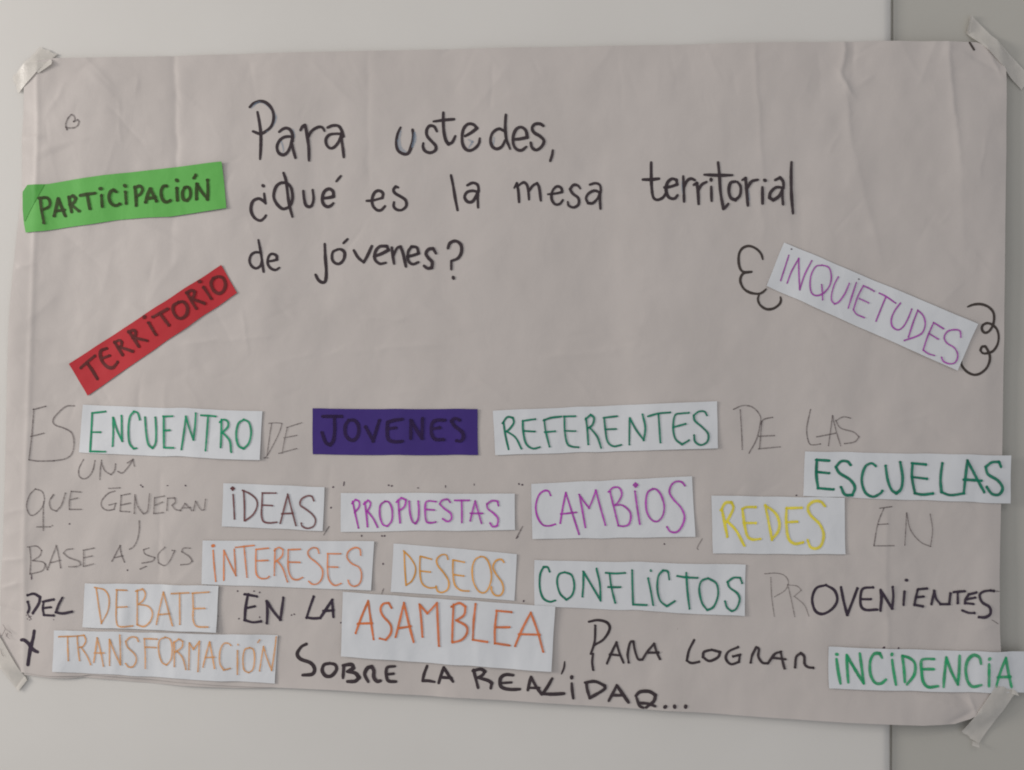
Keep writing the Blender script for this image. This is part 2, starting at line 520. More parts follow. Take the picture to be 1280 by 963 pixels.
def word(text, reg, w, mat, data, taper=.2, blob=True, label=None, name='handwritten_word', letter='letter'):
    """a word written straight on the big sheet"""
    pts = [p for l in parse(data, reg) for s in l for p in s]
    cx = sum(p[0] for p in pts) / len(pts); cy = sum(p[1] for p in pts) / len(pts)
    e = bpy.data.objects.new(name, None)
    e.empty_display_size = .02
    COL.objects.link(e)
    e.parent = sheet
    wp = P(cx, cy, float(H(np.array([cx]), np.array([cy]))[0]))
    e.location = tuple(np.array(wp) - np.array(WORLD[sheet.name]))
    WORLD[e.name] = wp
    e['label'] = label or ('word %s written on the sheet' % text)
    write(e, H, reg, w, mat, data, taper, blob, letter)
    return e

def marks(reg, w, mat, data, name, label, blob=False, taper=.3):
    """loose marks of one kind, one part of the sheet"""
    for strokes in parse(data, reg):
        ink = Ink(H)
        for st in strokes:
            ink.stroke(st, w / reg[2], taper, blob)
        o = mesh_obj(name, ink.v, ink.f, M[mat], sheet, smooth=False)
        o['label'] = label

RA, RB, RD = (300, 110, 6.4), (480, 110, 5.333), (700, 180, 4.129)
RE, RF = (300, 200, 6.4), (300, 280, 4.267)

# pale blue first strokes that the black ones were drawn over
marks(RA, 14, 'blue', "90,165 135,122 180,120 235,160 290,230 268,300 215,355 | 330,420 350,500 335,530 | 425,330 440,400", 'ghost_stroke', 'pale blue ghost of the letters under the black title', taper=.5)
marks(RB, 26, 'blue', "112,290 100,340 108,400 145,428 | 205,300 205,345 190,395", 'ghost_stroke', 'pale blue strokes under the letter u', taper=.5)
marks(RB, 16, 'blue', "560,345 590,360 565,400 | 735,330 728,380 ", 'ghost_stroke', 'pale blue traces inside the letters of the title', taper=.5)
marks(RD, 14, 'blue', "628,195 632,255 | 968,230 978,290", 'ghost_stroke', 'pale blue traces behind the second title line', taper=.5)

word('Para', RA, 25, 'black', """140,195 155,270 168,370 168,480 163,572; 78,155 110,125 165,108 215,125 258,175 272,240 255,305 215,345 165,370 105,350
| 315,355 345,332 375,325 405,340 422,380 425,430; 425,400 395,392 350,400 315,430 298,475 310,520 345,540 380,520 405,470 420,400; 415,430 428,500 445,562
| 485,340 500,312 520,300 530,340 540,400 550,480 552,582; 545,400 570,350 610,320 645,312 665,325 675,345
| 700,318 740,302 785,305 810,335 830,390; 825,390 800,370 760,368 715,375 687,410 692,455 720,483 755,473 790,430 805,385; 810,360 815,430 825,500 830,555""", blob=False)
word('ustedes', RB, 21, 'black', """110,265 90,310 82,370 95,420 135,443 165,433 185,380 195,320 190,280
| 352,290 335,260 305,254 285,280 287,320 315,355 343,385 343,415 310,433 275,423 260,395 262,370
| 395,165 395,240 400,300 412,350 430,376 455,362 475,322; 330,225 400,215 466,209
| 540,322 580,300 620,270 595,245 560,242 532,270 520,320 524,375 545,410 575,418 610,400 633,370 638,338
| 800,290 765,275 725,300 710,345 720,390 750,408 785,393 808,350; 812,182 808,260 815,340 840,408
| 862,345 900,343 955,332 945,287 915,264 882,277 862,320 862,375 882,410 915,418 948,395
| 1062,255 1040,242 1005,244 987,270 1000,300 1040,325 1066,355 1050,393 1015,416 987,400 978,368
| 1125,418 1120,450 1108,488""", blob=False)
word('que', RE, 25, 'black', """188,210 | 195,272 200,310 207,352; 205,345 180,325 150,312 108,330 90,380 96,430 125,472 165,488 195,468 210,447
| 378,188 330,187 290,220 272,290 290,345 330,388 360,393 400,370 422,310 412,230 385,192; 350,107 370,170 385,290 400,380 420,456
| 507,250 513,310 525,360 550,376 575,362 588,310 580,240
| 660,308 710,302 748,293 743,252 710,232 672,256 657,310 667,353 695,375 725,367 746,347; 770,172 806,130""", blob=False, label='word Qué with its opening question mark')
word('es', RE, 23, 'black', """1012,328 1060,325 1140,305 1143,267 1110,247 1077,262 1057,310 1062,365 1095,402 1130,402 1160,372
| 1265,222 1245,215 1228,240 1240,268 1290,298 1325,325 1330,370 1295,402 1255,400 1230,375 1232,340""", blob=False)
word('la', RB, 20, 'black', """446,583 460,650 475,740 490,815
| 555,650 590,634 623,647 633,690; 630,697 590,687 552,697 537,730 557,760 590,758 615,720 628,682; 626,700 625,750 627,798""", blob=False)
word('mesa', RB, 19, 'black', """868,668 885,637 895,690 900,762; 888,660 915,638 935,632 953,650 962,690 966,745; 966,690 990,655 1020,636 1035,670 1045,752
| 1092,710 1140,705 1188,695 1180,667 1150,658 1122,690 1117,740 1140,776 1172,773 1192,748
| 1308,670 1290,650 1262,648 1240,675 1258,705 1295,735 1297,775 1265,797 1232,785 1225,760
| 1372,645 1410,635 1440,650 1446,690; 1444,700 1405,685 1366,702 1347,735 1360,768 1392,768 1425,735 1440,695; 1441,700 1440,750 1443,805""", blob=False)
word('territorial', RD, 16.5, 'black', """470,97 470,150 472,220 480,275 500,290 528,280 545,258; 427,185 470,185 510,181
| 538,226 570,222 604,210 600,187 575,182 552,205 547,245 562,278 590,283 606,266
| 635,168 638,220 640,298; 640,225 655,192 675,180 695,188
| 690,212 706,203 712,250 715,310; 712,245 730,212 756,197
| 779,186; 780,222 782,295
| 815,97 822,160 828,250 843,335 856,325 868,310; 744,160 820,163 889,162
| 905,195 880,202 871,240 881,278 905,290 929,265 932,222 915,197
| 940,187 957,177 962,230 970,318; 965,232 988,195 1020,186
| 1057,189; 1044,225 1045,308
| 1110,187 1135,174 1151,195 1154,230; 1150,227 1115,225 1087,250 1080,278 1100,291 1130,270 1148,232; 1148,240 1148,280 1151,312
| 1195,95 1193,160 1195,260 1203,358""", blob=False)
word('de', RE, 22, 'black', """172,745 125,742 92,765 80,810 95,850 130,870 165,850 180,800; 150,643 165,720 180,820 192,897
| 222,815 260,810 298,800 293,767 255,754 230,780 224,830 247,868 285,883 318,865""", blob=False, label='word de in black before jóvenes')
word('jovenes', RF, 17, 'black', """452,108 455,180 460,250 456,302 440,313 418,300 403,272
| 525,136 496,150 491,185 505,208 530,213 553,190 558,155 540,137 518,136; 552,103 573,82
| 607,142 630,180 660,206; 660,206 680,170 703,120
| 714,175 755,160 793,140 783,120 745,122 722,150 720,190 745,213 778,208
| 810,127 815,170 822,213; 818,170 838,130 856,122 870,160 885,228
| 892,175 925,168 953,158 943,127 915,122 897,150 897,195 920,216 952,205
| 1045,158 1030,132 1005,137 992,160 1005,183 1025,205 1023,235 1000,238 982,225
| 1109,130 1121,102 1150,92 1178,112 1181,150 1163,183 1127,198; 1127,198 1127,243; 1138,288""", blob=False, label='word jóvenes with a question mark')
RH = (0, 0, 4)
word('heart', RH, 8.5, 'pencil', "335,650 330,625 340,595 358,575 372,582 376,598 370,610; 370,610 390,601 397,612 385,634 358,642 332,640", name='heart_doodle', label='small pencil heart near the top left corner', letter='pen_stroke')

# thought-cloud curls beside the tilted card
RC, RC2 = (910, 290, 6.878), (1070, 340, 6.737)
word('curls', RC, 22, 'cloudink', """300,236 285,190 245,147 185,122 130,137 97,185 92,260 107,320 140,346 205,341
| 205,347 140,354 112,385 107,430 135,488 190,523 260,533 300,518 328,492 | 268,538 257,580 277,630 330,664 390,659 440,625 456,590 452,560""",
     taper=.4, blob=False, name='cloud_curl', label='three black cloud curls left of INQUIETUDES', letter='pen_stroke')
word('curls', RC2, 21, 'cloudink', """940,295 990,276 1050,272 1110,292 1155,335 1166,390 1155,450 1125,498 1090,513 1064,490 1068,452 1105,432 1150,445 1190,485 1205,545 1195,610 1160,663 1120,683 1070,686 1048,660 1062,632 1090,627 1110,660 1128,710 1123,760 1095,815 1040,858 985,866 930,838 892,790 885,742""",
     taper=.5, blob=False, name='cloud_curl', label='looping black cloud curl right of INQUIETUDES', letter='pen_stroke')

# pencil words of the lower text
R5, R6, R8 = (0, 490, 3.765), (320, 490, 4.267), (880, 490, 3.2)
word('ES', R5, 7, 'pencil', """155,84 212,68; 158,82 150,200 137,320; 145,210 205,195; 137,320 180,326 250,325
| 250,325 305,315 335,290 345,240 335,195 300,172 255,155 248,130 275,95 310,68 345,66""")
word('UNA', R5, 6.5, 'pencil', """390,320 370,360 370,395 390,410 415,400 435,370 445,325 | 468,412 470,370 476,322; 476,335 492,372 520,390 537,372 542,340 | 553,375 575,382 605,350 625,318; 598,335 625,318; 625,318 632,350""")
word('DE', R6, 5.5, 'pencil', """70,168 105,165 140,168 128,210 100,270 62,338 45,352; 85,170 75,230 60,340; 45,352 66,352 | 165,190 243,165; 168,190 155,250 140,328; 150,245 218,232; 122,328 218,302""", label='pencil word DE between ENCUENTRO and JOVENES')
word('DE', R8, 5, 'pencil', """118,70 155,55 195,62 225,95 225,130 210,190 180,245; 145,72 150,150 153,230 | 228,128 240,110 275,102; 232,118 222,228; 220,178 282,175; 218,228 305,220""", label='pencil word DE right of REFERENTES')
word('LAS', R8, 5, 'pencil', "425,70 410,150 420,205 440,212 465,208 | 497,215 505,150 512,95; 512,95 525,150 545,215; 450,180 525,165 | 585,105 555,100 525,115 545,145 595,160 618,180 600,200 560,207")
R9 = (0, 590, 4.571)
word('QUE', R9, 7.5, 'pencil', """200,98 170,130 152,190 165,240 190,248 230,215 252,165 240,115 200,98; 248,170 245,250 245,335; 210,315 285,315; 296,308
| 300,135 282,170 290,210 320,225 350,190 372,122; 292,150 305,130 | 405,112 395,165 395,215; 405,112 458,116; 400,160 440,150; 395,215 462,215""")
word('GENERAN', R9, 7.5, 'pencil', """655,110 615,125 580,165 580,200 610,220 650,215 660,180; 622,190 662,180; 620,95 685,92 | 690,135 742,125; 692,135 686,225; 690,190 745,178; 686,225 740,228
| 772,130 768,238; 772,142 790,200 820,240 845,220 856,125 | 885,148 940,138; 885,148 880,238; 888,190 930,172; 880,238 935,232
| 960,150 955,220; 960,150 1000,148 1005,172 985,190 1005,215 1030,218 | 1032,222 1060,180; 1060,180 1098,220; 1045,205 1090,203 | 1108,220 1120,168; 1120,168 1150,215 1170,215 1177,155""")
word('BASE', R9, 7.5, 'pencil', """168,432 174,500 170,580; 156,430 205,425 235,450 225,480 185,508; 190,508 240,515 258,530 240,565 170,585 | 270,560 295,490 320,425; 320,420 335,480 348,548; 285,520 345,505; 255,525 270,560
| 415,440 380,445 362,465 395,490 450,510 462,530 440,540 395,542 | 475,448 538,435; 478,448 478,540; 480,490 528,480; 478,540 535,525""")
word('A', R9, 8, 'pencil', "640,510 665,460 685,422; 685,422 692,470 710,515; 655,490 700,480; 738,443 765,425 785,385 795,330 795,280", label='pencil letter A with a long tail above it')
word('SUS', R9, 7.5, 'pencil', "850,435 820,445 830,470 885,490 870,510 810,522; 800,555 835,540 | 945,430 905,470 905,520 940,535 970,510 1000,450 985,448 | 1088,435 1050,435 1040,455 1085,485 1100,510 1080,525 1035,530")
R12 = (870, 600, 4)
word('EN', R12, 6, 'pencil', "915,140 975,133; 935,140 905,215 885,325; 905,222 955,218; 885,328 985,327 | 1040,325 1045,240 1050,165; 1050,165 1070,250 1120,310 1170,332; 1170,332 1180,250 1168,170", label='pencil word EN right of REDES')
R15 = (940, 690, 3.765)
word('PR', R15, 4.5, 'faint', "60,103 110,100 150,110 170,140 155,180 105,212; 88,120 92,210 105,305 | 165,155 210,160 230,180 195,210; 170,165 185,230 200,305; 200,210 245,250 265,300", label='faint pencil letters PR starting PROVENIENTES')
word('OVENIENTES', R15, 13.5, 'black2', """345,155 300,170 281,220 295,275 330,290 375,265 398,225 385,180 345,155 | 415,165 428,230 445,296; 445,296 470,230 492,170
| 565,165 520,170 507,200 508,250 530,270 582,268; 510,220 553,220 | 598,272 604,215 600,178; 600,178 630,225 655,265; 655,265 661,210 658,163 | 724,132; 715,185 710,246
| 822,172 780,175; 778,178 762,248; 770,213 805,210; 762,248 803,256 | 843,245 856,183; 856,183 865,220 885,245; 885,245 925,245; 925,245 932,195 | 948,188 997,184; 965,190 966,240
| 1052,190 1017,199; 1017,199 1002,222 999,240; 999,240 1036,243; 1010,221 1045,214; 988,275 1015,285 1042,285 | 1118,180 1085,185 1067,202 1078,235 1113,258 1118,288 1095,305 1062,305; 1118,180 1135,183""")
marks(R15, 5, 'pencil', "1125,183 1165,186 | 1125,318 1160,340", 'pen_mark', 'thin pencil dashes beside OVENIENTES', taper=.6)
R17 = (0, 710, 4.414)
word('DEL', R17, 15, 'black2', """150,152 185,144 220,162 213,198 180,250; 152,188 160,222 154,245 | 240,190 236,225 243,260; 238,186 298,173; 240,222 280,216; 243,260 298,262 | 346,165 325,205 311,245; 311,245 350,250 400,240""")
marks(R17, 5, 'dot', "145,262 | 158,272 | 150,282 | 170,268 | 162,288 | 180,258 | 148,250 172,285 | 1205,265 1207,268 | 298,285", 'ink_dot', 'speckles of black ink around the word DEL')
RX = (0, 780, 9.633)
word('x', RX, 46, 'black2', "255,196 290,195 340,235 375,285 420,322 455,336; 412,85 400,170 370,280 350,400 338,490", blob=False, label='thick black crossed letter Y left of TRANSFORMACION')
R19 = (280, 720, 2.909)
word('EN', R19, 10.5, 'black2', "88,66 80,110 76,160; 76,66 120,74; 80,117 112,110; 76,160 105,168 135,165 | 156,172 158,130 156,92; 156,92 180,130 205,160; 205,160 216,80", label='black word EN before LA')
word('LA', R19, 10.5, 'black2', "326,76 312,115 300,152; 300,152 325,155 350,153 | 350,153 375,115 393,88; 393,88 398,148; 362,128 398,125", label='black word LA after EN')
R20, R21, R22 = (360, 780, 4.571), (620, 800, 4.923), (680, 760, 3.556)
word('SOBRE', R20, 21, 'black', """105,115 75,132 53,170 72,200 130,222 153,255 140,285 85,291
| 240,224 207,232 197,265 217,294 250,294 278,260 270,232 240,224 | 320,238 316,305; 315,236 363,230 376,250 340,270; 340,270 385,278 408,303 385,323 342,325
| 460,325 440,285 455,250 480,241 492,265 492,300 510,323 530,320 | 612,240 572,244 562,265 565,300 577,322 618,325; 566,285 605,281""", blob=False)
word('LA', R20, 20, 'black', "795,240 778,285 770,323; 770,323 800,322 838,328 | 862,333 875,290 890,247; 890,247 915,285 943,325; 872,302 935,305", blob=False, label='black word LA before REALIDAD')
word('REALIDAD', R21, 21, 'black', """-138,182 -127,225 -110,288; -143,188 -95,178 -68,192 -84,214 -116,230; -110,228 -50,246 -26,262 -32,292
| 105,215 60,212 30,230 25,270 45,292 95,300 146,298; 35,262 95,258 | 195,303 205,260 215,225; 215,225 245,280 280,328; 205,290 265,290 | 345,235 315,285 285,325; 285,325 350,328 418,325
| 465,228; 465,265 468,310 474,353 | 555,262 560,300 575,353; 547,260 610,254 668,280 662,303 575,353 | 692,370 720,320 742,277; 742,277 775,325 812,378; 710,337 770,337
| 858,340 885,316 940,314 978,335 968,370 920,408; 862,350 880,398 905,410; 885,382 930,385 975,400 | 1037,404 | 1095,403 | 1163,404""", blob=False, label='word REALIDAD with three dots')
marks(R21, 15, 'black', "422,133 418,170 402,208", 'comma', 'black comma after ASAMBLEA', taper=.5)
word('PARA', R22, 11.5, 'black', """200,62 240,55 280,66 292,95 265,140 225,165; 228,80 225,150 208,205; 218,205 214,240 218,275
| 280,246 300,200 322,155; 322,155 335,200 353,243; 292,207 340,212 | 376,243 372,205 383,155 398,150 403,185 418,228 438,230 | 438,230 460,195 490,160; 490,160 500,195 515,228; 465,200 510,200""", label='word PARA before LOGRAR')
word('LOGRAR', R22, 12, 'black', """668,145 645,190 635,235; 635,235 655,246 690,241 | 745,187 712,197 707,220 735,237 773,220 783,197 745,187 | 862,175 820,195 808,225 830,250 866,240 870,212; 840,216 872,208
| 918,243 925,210 943,175 955,183 952,215 970,243 995,245 | 995,245 1025,205 1052,195; 1052,195 1058,230 1068,268; 1020,222 1072,228 | 1115,263 1120,218 1140,200 1155,215 1157,248 1172,262 1195,264""")
marks((260, 590, 5.818), 9, 'pencil', "880,398 840,460", 'comma', 'pencil comma after IDEAS')
marks((410, 590, 5.12), 9, 'pencil', "1245,350 1205,425", 'comma', 'pencil comma after PROPUESTAS')
marks((650, 580, 5.333), 8, 'pencil', "1215,498 1182,558 1188,572", 'comma', 'pencil comma after CAMBIOS')
marks((460, 670, 6.4), 11, 'pencil', "125,422 110,462", 'comma', 'pencil comma after INTERESES')
# ink that bled through as dots
marks(R9, 8, 'dot', "815,85 | 805,76 | 962,78 955,78 | 1062,78 | 395,298 | 728,562 | 178,590 178,615", 'ink_dot', 'bled ink dots around GENERAN')
marks((410, 590, 5.12), 10, 'dot', "32,98 | 103,65 99,88 | 408,90 | 388,86 | 580,103 572,103 | 752,88 752,100 | 935,78 935,86 | 1222,78 | 1243,83 | 18,230 | 215,410 | 362,410 | 345,410", 'ink_dot', 'row of small bled ink dots above PROPUESTAS')
marks((650, 580, 5.333), 9, 'dot', "15,140 | 962,535", 'ink_dot', 'bled ink dots beside CAMBIOS')
marks((460, 670, 6.4), 13, 'dot', "120,225 | 1245,522 | 1200,5 1185,20", 'ink_dot', 'bled ink dots beside DESEOS')
marks(R19, 5, 'dot', "50,55 | 130,60 | 55,155 | 110,55 | 245,143 | 255,140 | 425,170 | 130,150", 'ink_dot', 'bled ink dots around EN LA')
marks((1020, 780, 4.923), 10, 'dot', "415,142 | 503,147 | 410,144", 'ink_dot', 'bled ink dots above INCIDENCIA')
marks((870, 600, 4), 7, 'dot', "503,78", 'ink_dot', 'ink dot above REDES')
marks((1100, 0, 7.11), 19, 'cloudink', "800,378 838,440", 'pen_mark', 'short black dash at the top right corner', taper=.1)
marks((680, 760, 3.556), 3, 'faint', "595,95 | 525,198 | 130,-30", 'pencil_speck', 'tiny pencil specks', taper=.1)
marks((1100, 0, 7.11), 3, 'faint', "-350,760 | -120,1160", 'pencil_speck', 'tiny pencil specks in the upper right', taper=.1)

# ------------------------------------------------------------------ word cards
CARDS = []
def card(reading, q, base, mat, look, lift=(.5, .5, .5, .5), bow=0.5, edge=None, ripple=.3):
    """q: corners TL, TR, BR, BL. lift: mm each corner stands off the sheet"""
    TL, TR, BR, BL = [np.array(c, dtype=float) for c in q]
    Lx = np.hypot(*(TR - TL)); Ly = np.hypot(*(BL - TL))
    seed = random.random() * 40
    def edgec(a, b, amp):
        n = max(6, int(np.hypot(*(b - a)) / 9)); t = np.linspace(0, 1, n)
        d = (b - a) / np.hypot(*(b - a)); nn = np.array([-d[1], d[0]])
        off = amp * (VN[1](t * np.hypot(*(b - a)) / 26 + seed, t * 0 + seed)) * np.sin(np.pi * t) ** .5
        return [tuple(a + (b - a) * tt + nn * o) for tt, o in zip(t, off)]
    top_, bot_ = edgec(TL, TR, .8), edgec(BL, BR, .9)
    lef_, rig_ = edgec(TL, BL, .4), edgec(TR, BR, .4)
    if edge: top_, bot_, lef_, rig_ = [e if e else d for e, d in zip(edge, (top_, bot_, lef_, rig_))]
    nu, nv = max(8, int(Lx / 3)), max(6, int(Ly / 3))
    g = coons(top_, bot_, lef_, rig_, nu, nv)
    ex, ey = (TR - TL) / Lx, (BL - TL) / Ly
    def hh(x, y):
        x = np.asarray(x, dtype=float); y = np.asarray(y, dtype=float)
        A = np.array([[ex[0], ey[0]], [ex[1], ey[1]]]); Ai = np.linalg.inv(A)
        u = (Ai[0, 0] * (x - TL[0]) + Ai[0, 1] * (y - TL[1])) / Lx
        v = (Ai[1, 0] * (x - TL[0]) + Ai[1, 1] * (y - TL[1])) / Ly
        u = np.clip(u, 0, 1); v = np.clip(v, 0, 1)
        # stays close to a smoothed sheet
        hs = (H(x, y) + H(x - 5, y) + H(x + 5, y) + H(x, y - 5) + H(x, y + 5)) / 5
        c = lift[0] * ((1 - u) * (1 - v)) ** 2 + lift[1] * (u * (1 - v)) ** 2 + lift[2] * (u * v) ** 2 + lift[3] * ((1 - u) * v) ** 2
        e = bow * (np.abs(2 * v - 1) ** 4) * (.6 + .5 * VN[1](u * Lx / 45 + seed, v * 1.5 + seed))
        w_ = ripple * (VN[2](u * Lx / 24 + seed, v * Ly / 60 + 3) + .55 * VN[0](u * Lx / 11 + seed, v * Ly / 40 + 3))
        z = np.maximum(hs + w_, H(x, y) - .1) + base + .55 + .6 * c + .55 * e
        return z
    Z = hh(g[..., 0], g[..., 1])
    cx, cy = np.mean([TL, TR, BR, BL], axis=0)
    o = bpy.data.objects.new('word_card', None); o.empty_display_size = .02
    COL.objects.link(o)
    o.location = P(cx, cy, float(H(cx, cy)))
    WORLD[o.name] = tuple(o.location)
    sheet_mesh('paper_strip', g, Z, M[mat], .28, o)
    tag(o, look, 'paper card', 'paper cards with one word each glued onto the sheet')
    CARDS.append(o)
    return o, hh

c, h = card('PARTICIPACION', [(29, 231.5), (278, 203), (284, 261), (32.5, 291)], .2, 'green_card',
            'long bright green paper strip reading PARTICIPACIÓN in black, at the sheet\'s left edge', (.3, 3.2, 2.2, .8), 1.0,
            edge=([(34, 231.3), (60, 230.6), (92, 225), (130, 219.5), (180, 214), (230, 208.5), (262, 204.5), (278, 203)],
                  [(32.5, 291), (55, 289), (84, 284.5), (115, 280.5), (147, 275.3), (185, 272.5), (212, 271.5), (240, 267.5), (284, 261)],
                  [(34, 231.3), (27.5, 240), (28, 262), (30, 280), (32.5, 291)], [(278, 203), (281, 230), (284, 261)]))
# folded-over left corner
Gf = coons([(34.2, 231.6), (56.5, 231)], [(29.6, 276), (31.5, 277)], [(34.2, 231.6), (27.9, 240), (28.2, 262), (29.6, 276)], [(56.5, 231), (48, 246), (38, 264), (31.5, 277)], 12, 18)
f = sheet_mesh('folded_corner', Gf, h(Gf[..., 0], Gf[..., 1]) + .35, M['green_fold'], .25, c)
f['label'] = 'darker green folded corner'
write(c, h, (0, 190, 4), 17, 'olive', """203,232 210,290 222,356; 197,234 235,230 250,250 245,275 212,292 | 290,234 280,280 270,320; 292,234 305,270 325,320; 277,297 320,290
| 345,227 350,260 358,300; 345,230 365,220 380,233 372,252 350,265; 352,262 375,280 396,297 | 405,219 440,213 476,209; 438,214 445,250 452,286 | 506,186; 510,220 514,273
| 581,200 570,192 554,202 547,230 557,258 578,270 600,261 | 626,171; 628,202 632,258 | 675,177 680,220 683,268; 674,180 700,172 714,187 705,210 682,225
| 752,187 740,215 730,254; 755,187 768,215 785,248; 737,235 778,229 | 834,172 818,174 807,200 813,235 830,253 853,245 | 886,144; 885,182 888,243
| 925,180 914,205 919,238 938,245 953,225 953,192 940,177 925,180; 972,133 981,119 | 985,238 985,200 987,163; 987,163 1010,200 1040,238; 1042,240 1043,190 1041,144""")

c, h = card('TERRITORIO', [(85.6, 455), (277.3, 331.8), (297, 366.7), (109, 494.8)], .2, 'red_card',
            'red paper strip tilted steeply upwards, reading TERRITORIO in black', (.6, .8, 1.4, .6), .5)
write(c, h, (80, 320, 5.348), 22, 'onred', """108,748 150,712 203,669; 150,715 185,765 220,822 | 282,620 247,634 242,668 257,710 290,743 325,748 345,730 360,710; 252,685 303,668
| 337,577 365,620 393,663; 337,580 370,564 388,577 383,600 365,613; 375,612 420,625 463,640 | 437,507 470,555 503,606; 434,512 465,497 483,510 478,535 462,548; 470,548 515,558 556,567
| 541,410; 570,447 595,490 618,527 | 598,410 645,386 698,356; 648,390 675,425 706,465 | 770,312 737,336 737,375 762,413 795,418 826,390 830,345 805,310 770,312
| 827,247 855,300 888,353; 824,250 855,232 878,242 873,270 855,288; 862,290 905,305 943,319 | 912,174; 937,212 960,245 986,286 | 1002,152 987,185 1002,230 1035,253 1068,238 1083,195 1068,152 1035,140 1002,152""")

c, h = card('INQUIETUDES', [(979.8, 303.5), (1222, 405.3), (1196, 463.5), (958, 357.6)], .2, 'white',
            'white card slanting down to the right, reading INQUIETUDES in thin purple letters', (.5, 1.8, 2.4, .4), 1.4)
write(c, h, RC, 14, 'purple', """520,205 490,300 452,420 | 508,440 545,340 605,230; 605,230 607,360 612,498; 612,498 655,370 715,250
| 800,290 750,300 710,370 700,460 715,530 760,550 820,525 870,460 882,380 860,310 800,288; 800,455 805,520 808,585 | 942,390 910,450 887,530 885,590 910,622 950,600 1000,530 1038,445
| 1098,440 1065,540 1028,655 | 1160,465 1110,560 1072,670; 1072,670 1100,710 1165,738; 1160,465 1205,485 1253,512; 1125,575 1205,612""")
write(c, h, RC, 12, 'dot', "543,150 | 1120,408")
write(c, h, RC2, 14, 'purple', """192,180 250,210 328,265; 248,210 215,290 165,415 | 368,265 320,330 292,400 300,460 345,490 390,465 430,400 465,315 | 515,325 475,430 435,550; 515,325 560,370 578,440 555,510 500,545 400,578
| 650,428 600,540 558,660; 650,428 732,480; 610,520 688,568; 558,660 600,690 652,705 | 878,550 870,500 830,488 770,500 738,550 760,600 820,640 850,700 830,760 780,775 730,755 712,720""")

c, h = card('ENCUENTRO', [(103.6, 506), (328.8, 514), (325.6, 575), (98.3, 565.7)], .2, 'white',
            'white card reading ENCUENTRO in green, just right of the pencilled ES', (.5, .9, 3.0, .6), .9)
write(c, h, R5, 10, 'green', """432,100 428,190 424,280; 432,100 495,93; 430,190 472,190; 424,280 495,282 | 530,122 532,190 530,255; 532,122 550,180 575,232; 575,232 573,180 572,112
| 660,130 650,100 632,92 612,120 605,180 610,240 630,268 642,265 | 685,120 690,190 700,245 720,265 735,240 738,180 735,120 | 775,115 775,190 775,262; 772,116 815,114; 775,182 803,180; 775,262 820,263
| 858,270 870,190 880,115; 880,115 895,170 915,225; 915,225 922,160 926,100 | 950,110 985,112 1018,115; 983,112 978,190 972,275
| 1045,130 1045,190 1043,260; 1038,142 1055,130 1075,140 1075,165 1045,195; 1055,195 1085,230 1092,282 | 1150,130 1125,150 1115,200 1125,250 1150,267 1175,240 1185,190 1175,145 1150,130""")

c, h = card('JOVENES', [(391, 510.6), (597, 511.5), (597.7, 569), (391, 568)], .2, 'violet_card',
            'dark violet paper card reading JOVENES in black, between ENCUENTRO and REFERENTES', (.5, .8, .8, .5), .4)
write(c, h, R6, 18, 'onviolet', """357,131 458,131; 418,132 420,200 413,258 395,283 372,270 352,217 | 495,152 477,180 477,225 497,253 525,256 546,225 546,180 525,152 495,152 | 584,187 605,225 625,263; 625,263 640,210 658,152
| 780,146 735,152 702,162 700,210 707,253 740,266 780,264; 705,197 745,191 | 826,248 826,152; 828,152 855,200 886,248; 886,248 888,142 | 1006,151 960,152 937,175 937,225 957,253 1000,254; 940,197 980,191
| 1085,150 1060,142 1042,156 1062,185 1098,213 1106,243 1090,263 1070,260""")

c, h = card('REFERENTES', [(616, 513.4), (896, 501.7), (897, 560.5), (619, 569)], .2, 'white',
            'white card reading REFERENTES in dark green, right of the violet card', (.4, 1.2, 2.0, 1.0), .8)
write(c, h, (600, 490, 4.267), 11, 'teal', """125,160 135,230 152,305; 120,168 145,135 175,138 180,165 160,195 140,212; 145,212 190,245 220,303 | 228,155 295,145; 228,155 230,210 245,275 280,302 318,295; 232,208 292,212
| 342,150 350,210 370,292; 338,152 380,138 433,132; 345,215 400,210 | 447,131 508,130; 450,132 452,210 465,275 490,292 525,295; 452,208 508,210
| 565,140 572,200 577,280; 562,147 590,122 608,140 600,175 575,195; 585,190 625,240 645,298 | 660,138 730,130; 662,138 668,200 680,265 710,290 752,283; 670,200 725,198
| 795,280 797,140; 798,140 830,200 872,258; 872,258 880,190 865,120 | 895,130 950,115 1012,110; 950,118 955,190 960,270
| 1112,112 1070,115 1038,125 1028,190 1040,250 1075,280 1113,258; 1030,188 1095,170 | 1208,125 1195,105 1165,105 1138,125 1145,155 1185,190 1215,225 1210,265 1175,283 1145,265 1140,230""")

c, h = card('ESCUELAS', [(1006, 564.4), (1265, 569.7), (1264, 629.7), (1004, 620)], .2, 'white',
            'white card reading ESCUELAS in dark green, overhanging the sheet\'s right edge', (.4, .8, .8, .5), .7)
write(c, h, R8, 11.5, 'teal', """448,272 498,275; 450,272 448,330 455,385; 448,320 498,325; 455,385 515,390 | 583,292 570,278 545,278 525,300 540,325 580,350 600,380 590,412 560,410 545,380
| 682,295 665,285 640,300 627,350 640,400 670,418 700,405 708,395 | 722,295 730,350 745,390 765,405 785,385 790,340 780,280 | 828,285 885,290; 830,285 828,340 840,405; 830,340 888,347; 840,405 870,410 912,405
| 950,285 942,350 945,400 980,412 1035,405 | 1035,405 1042,340 1050,275; 1050,275 1080,330 1118,400; 1035,350 1108,355 | 1188,300 1180,280 1150,282 1125,300 1135,330 1175,355 1195,385 1180,410 1150,408 1128,380""")

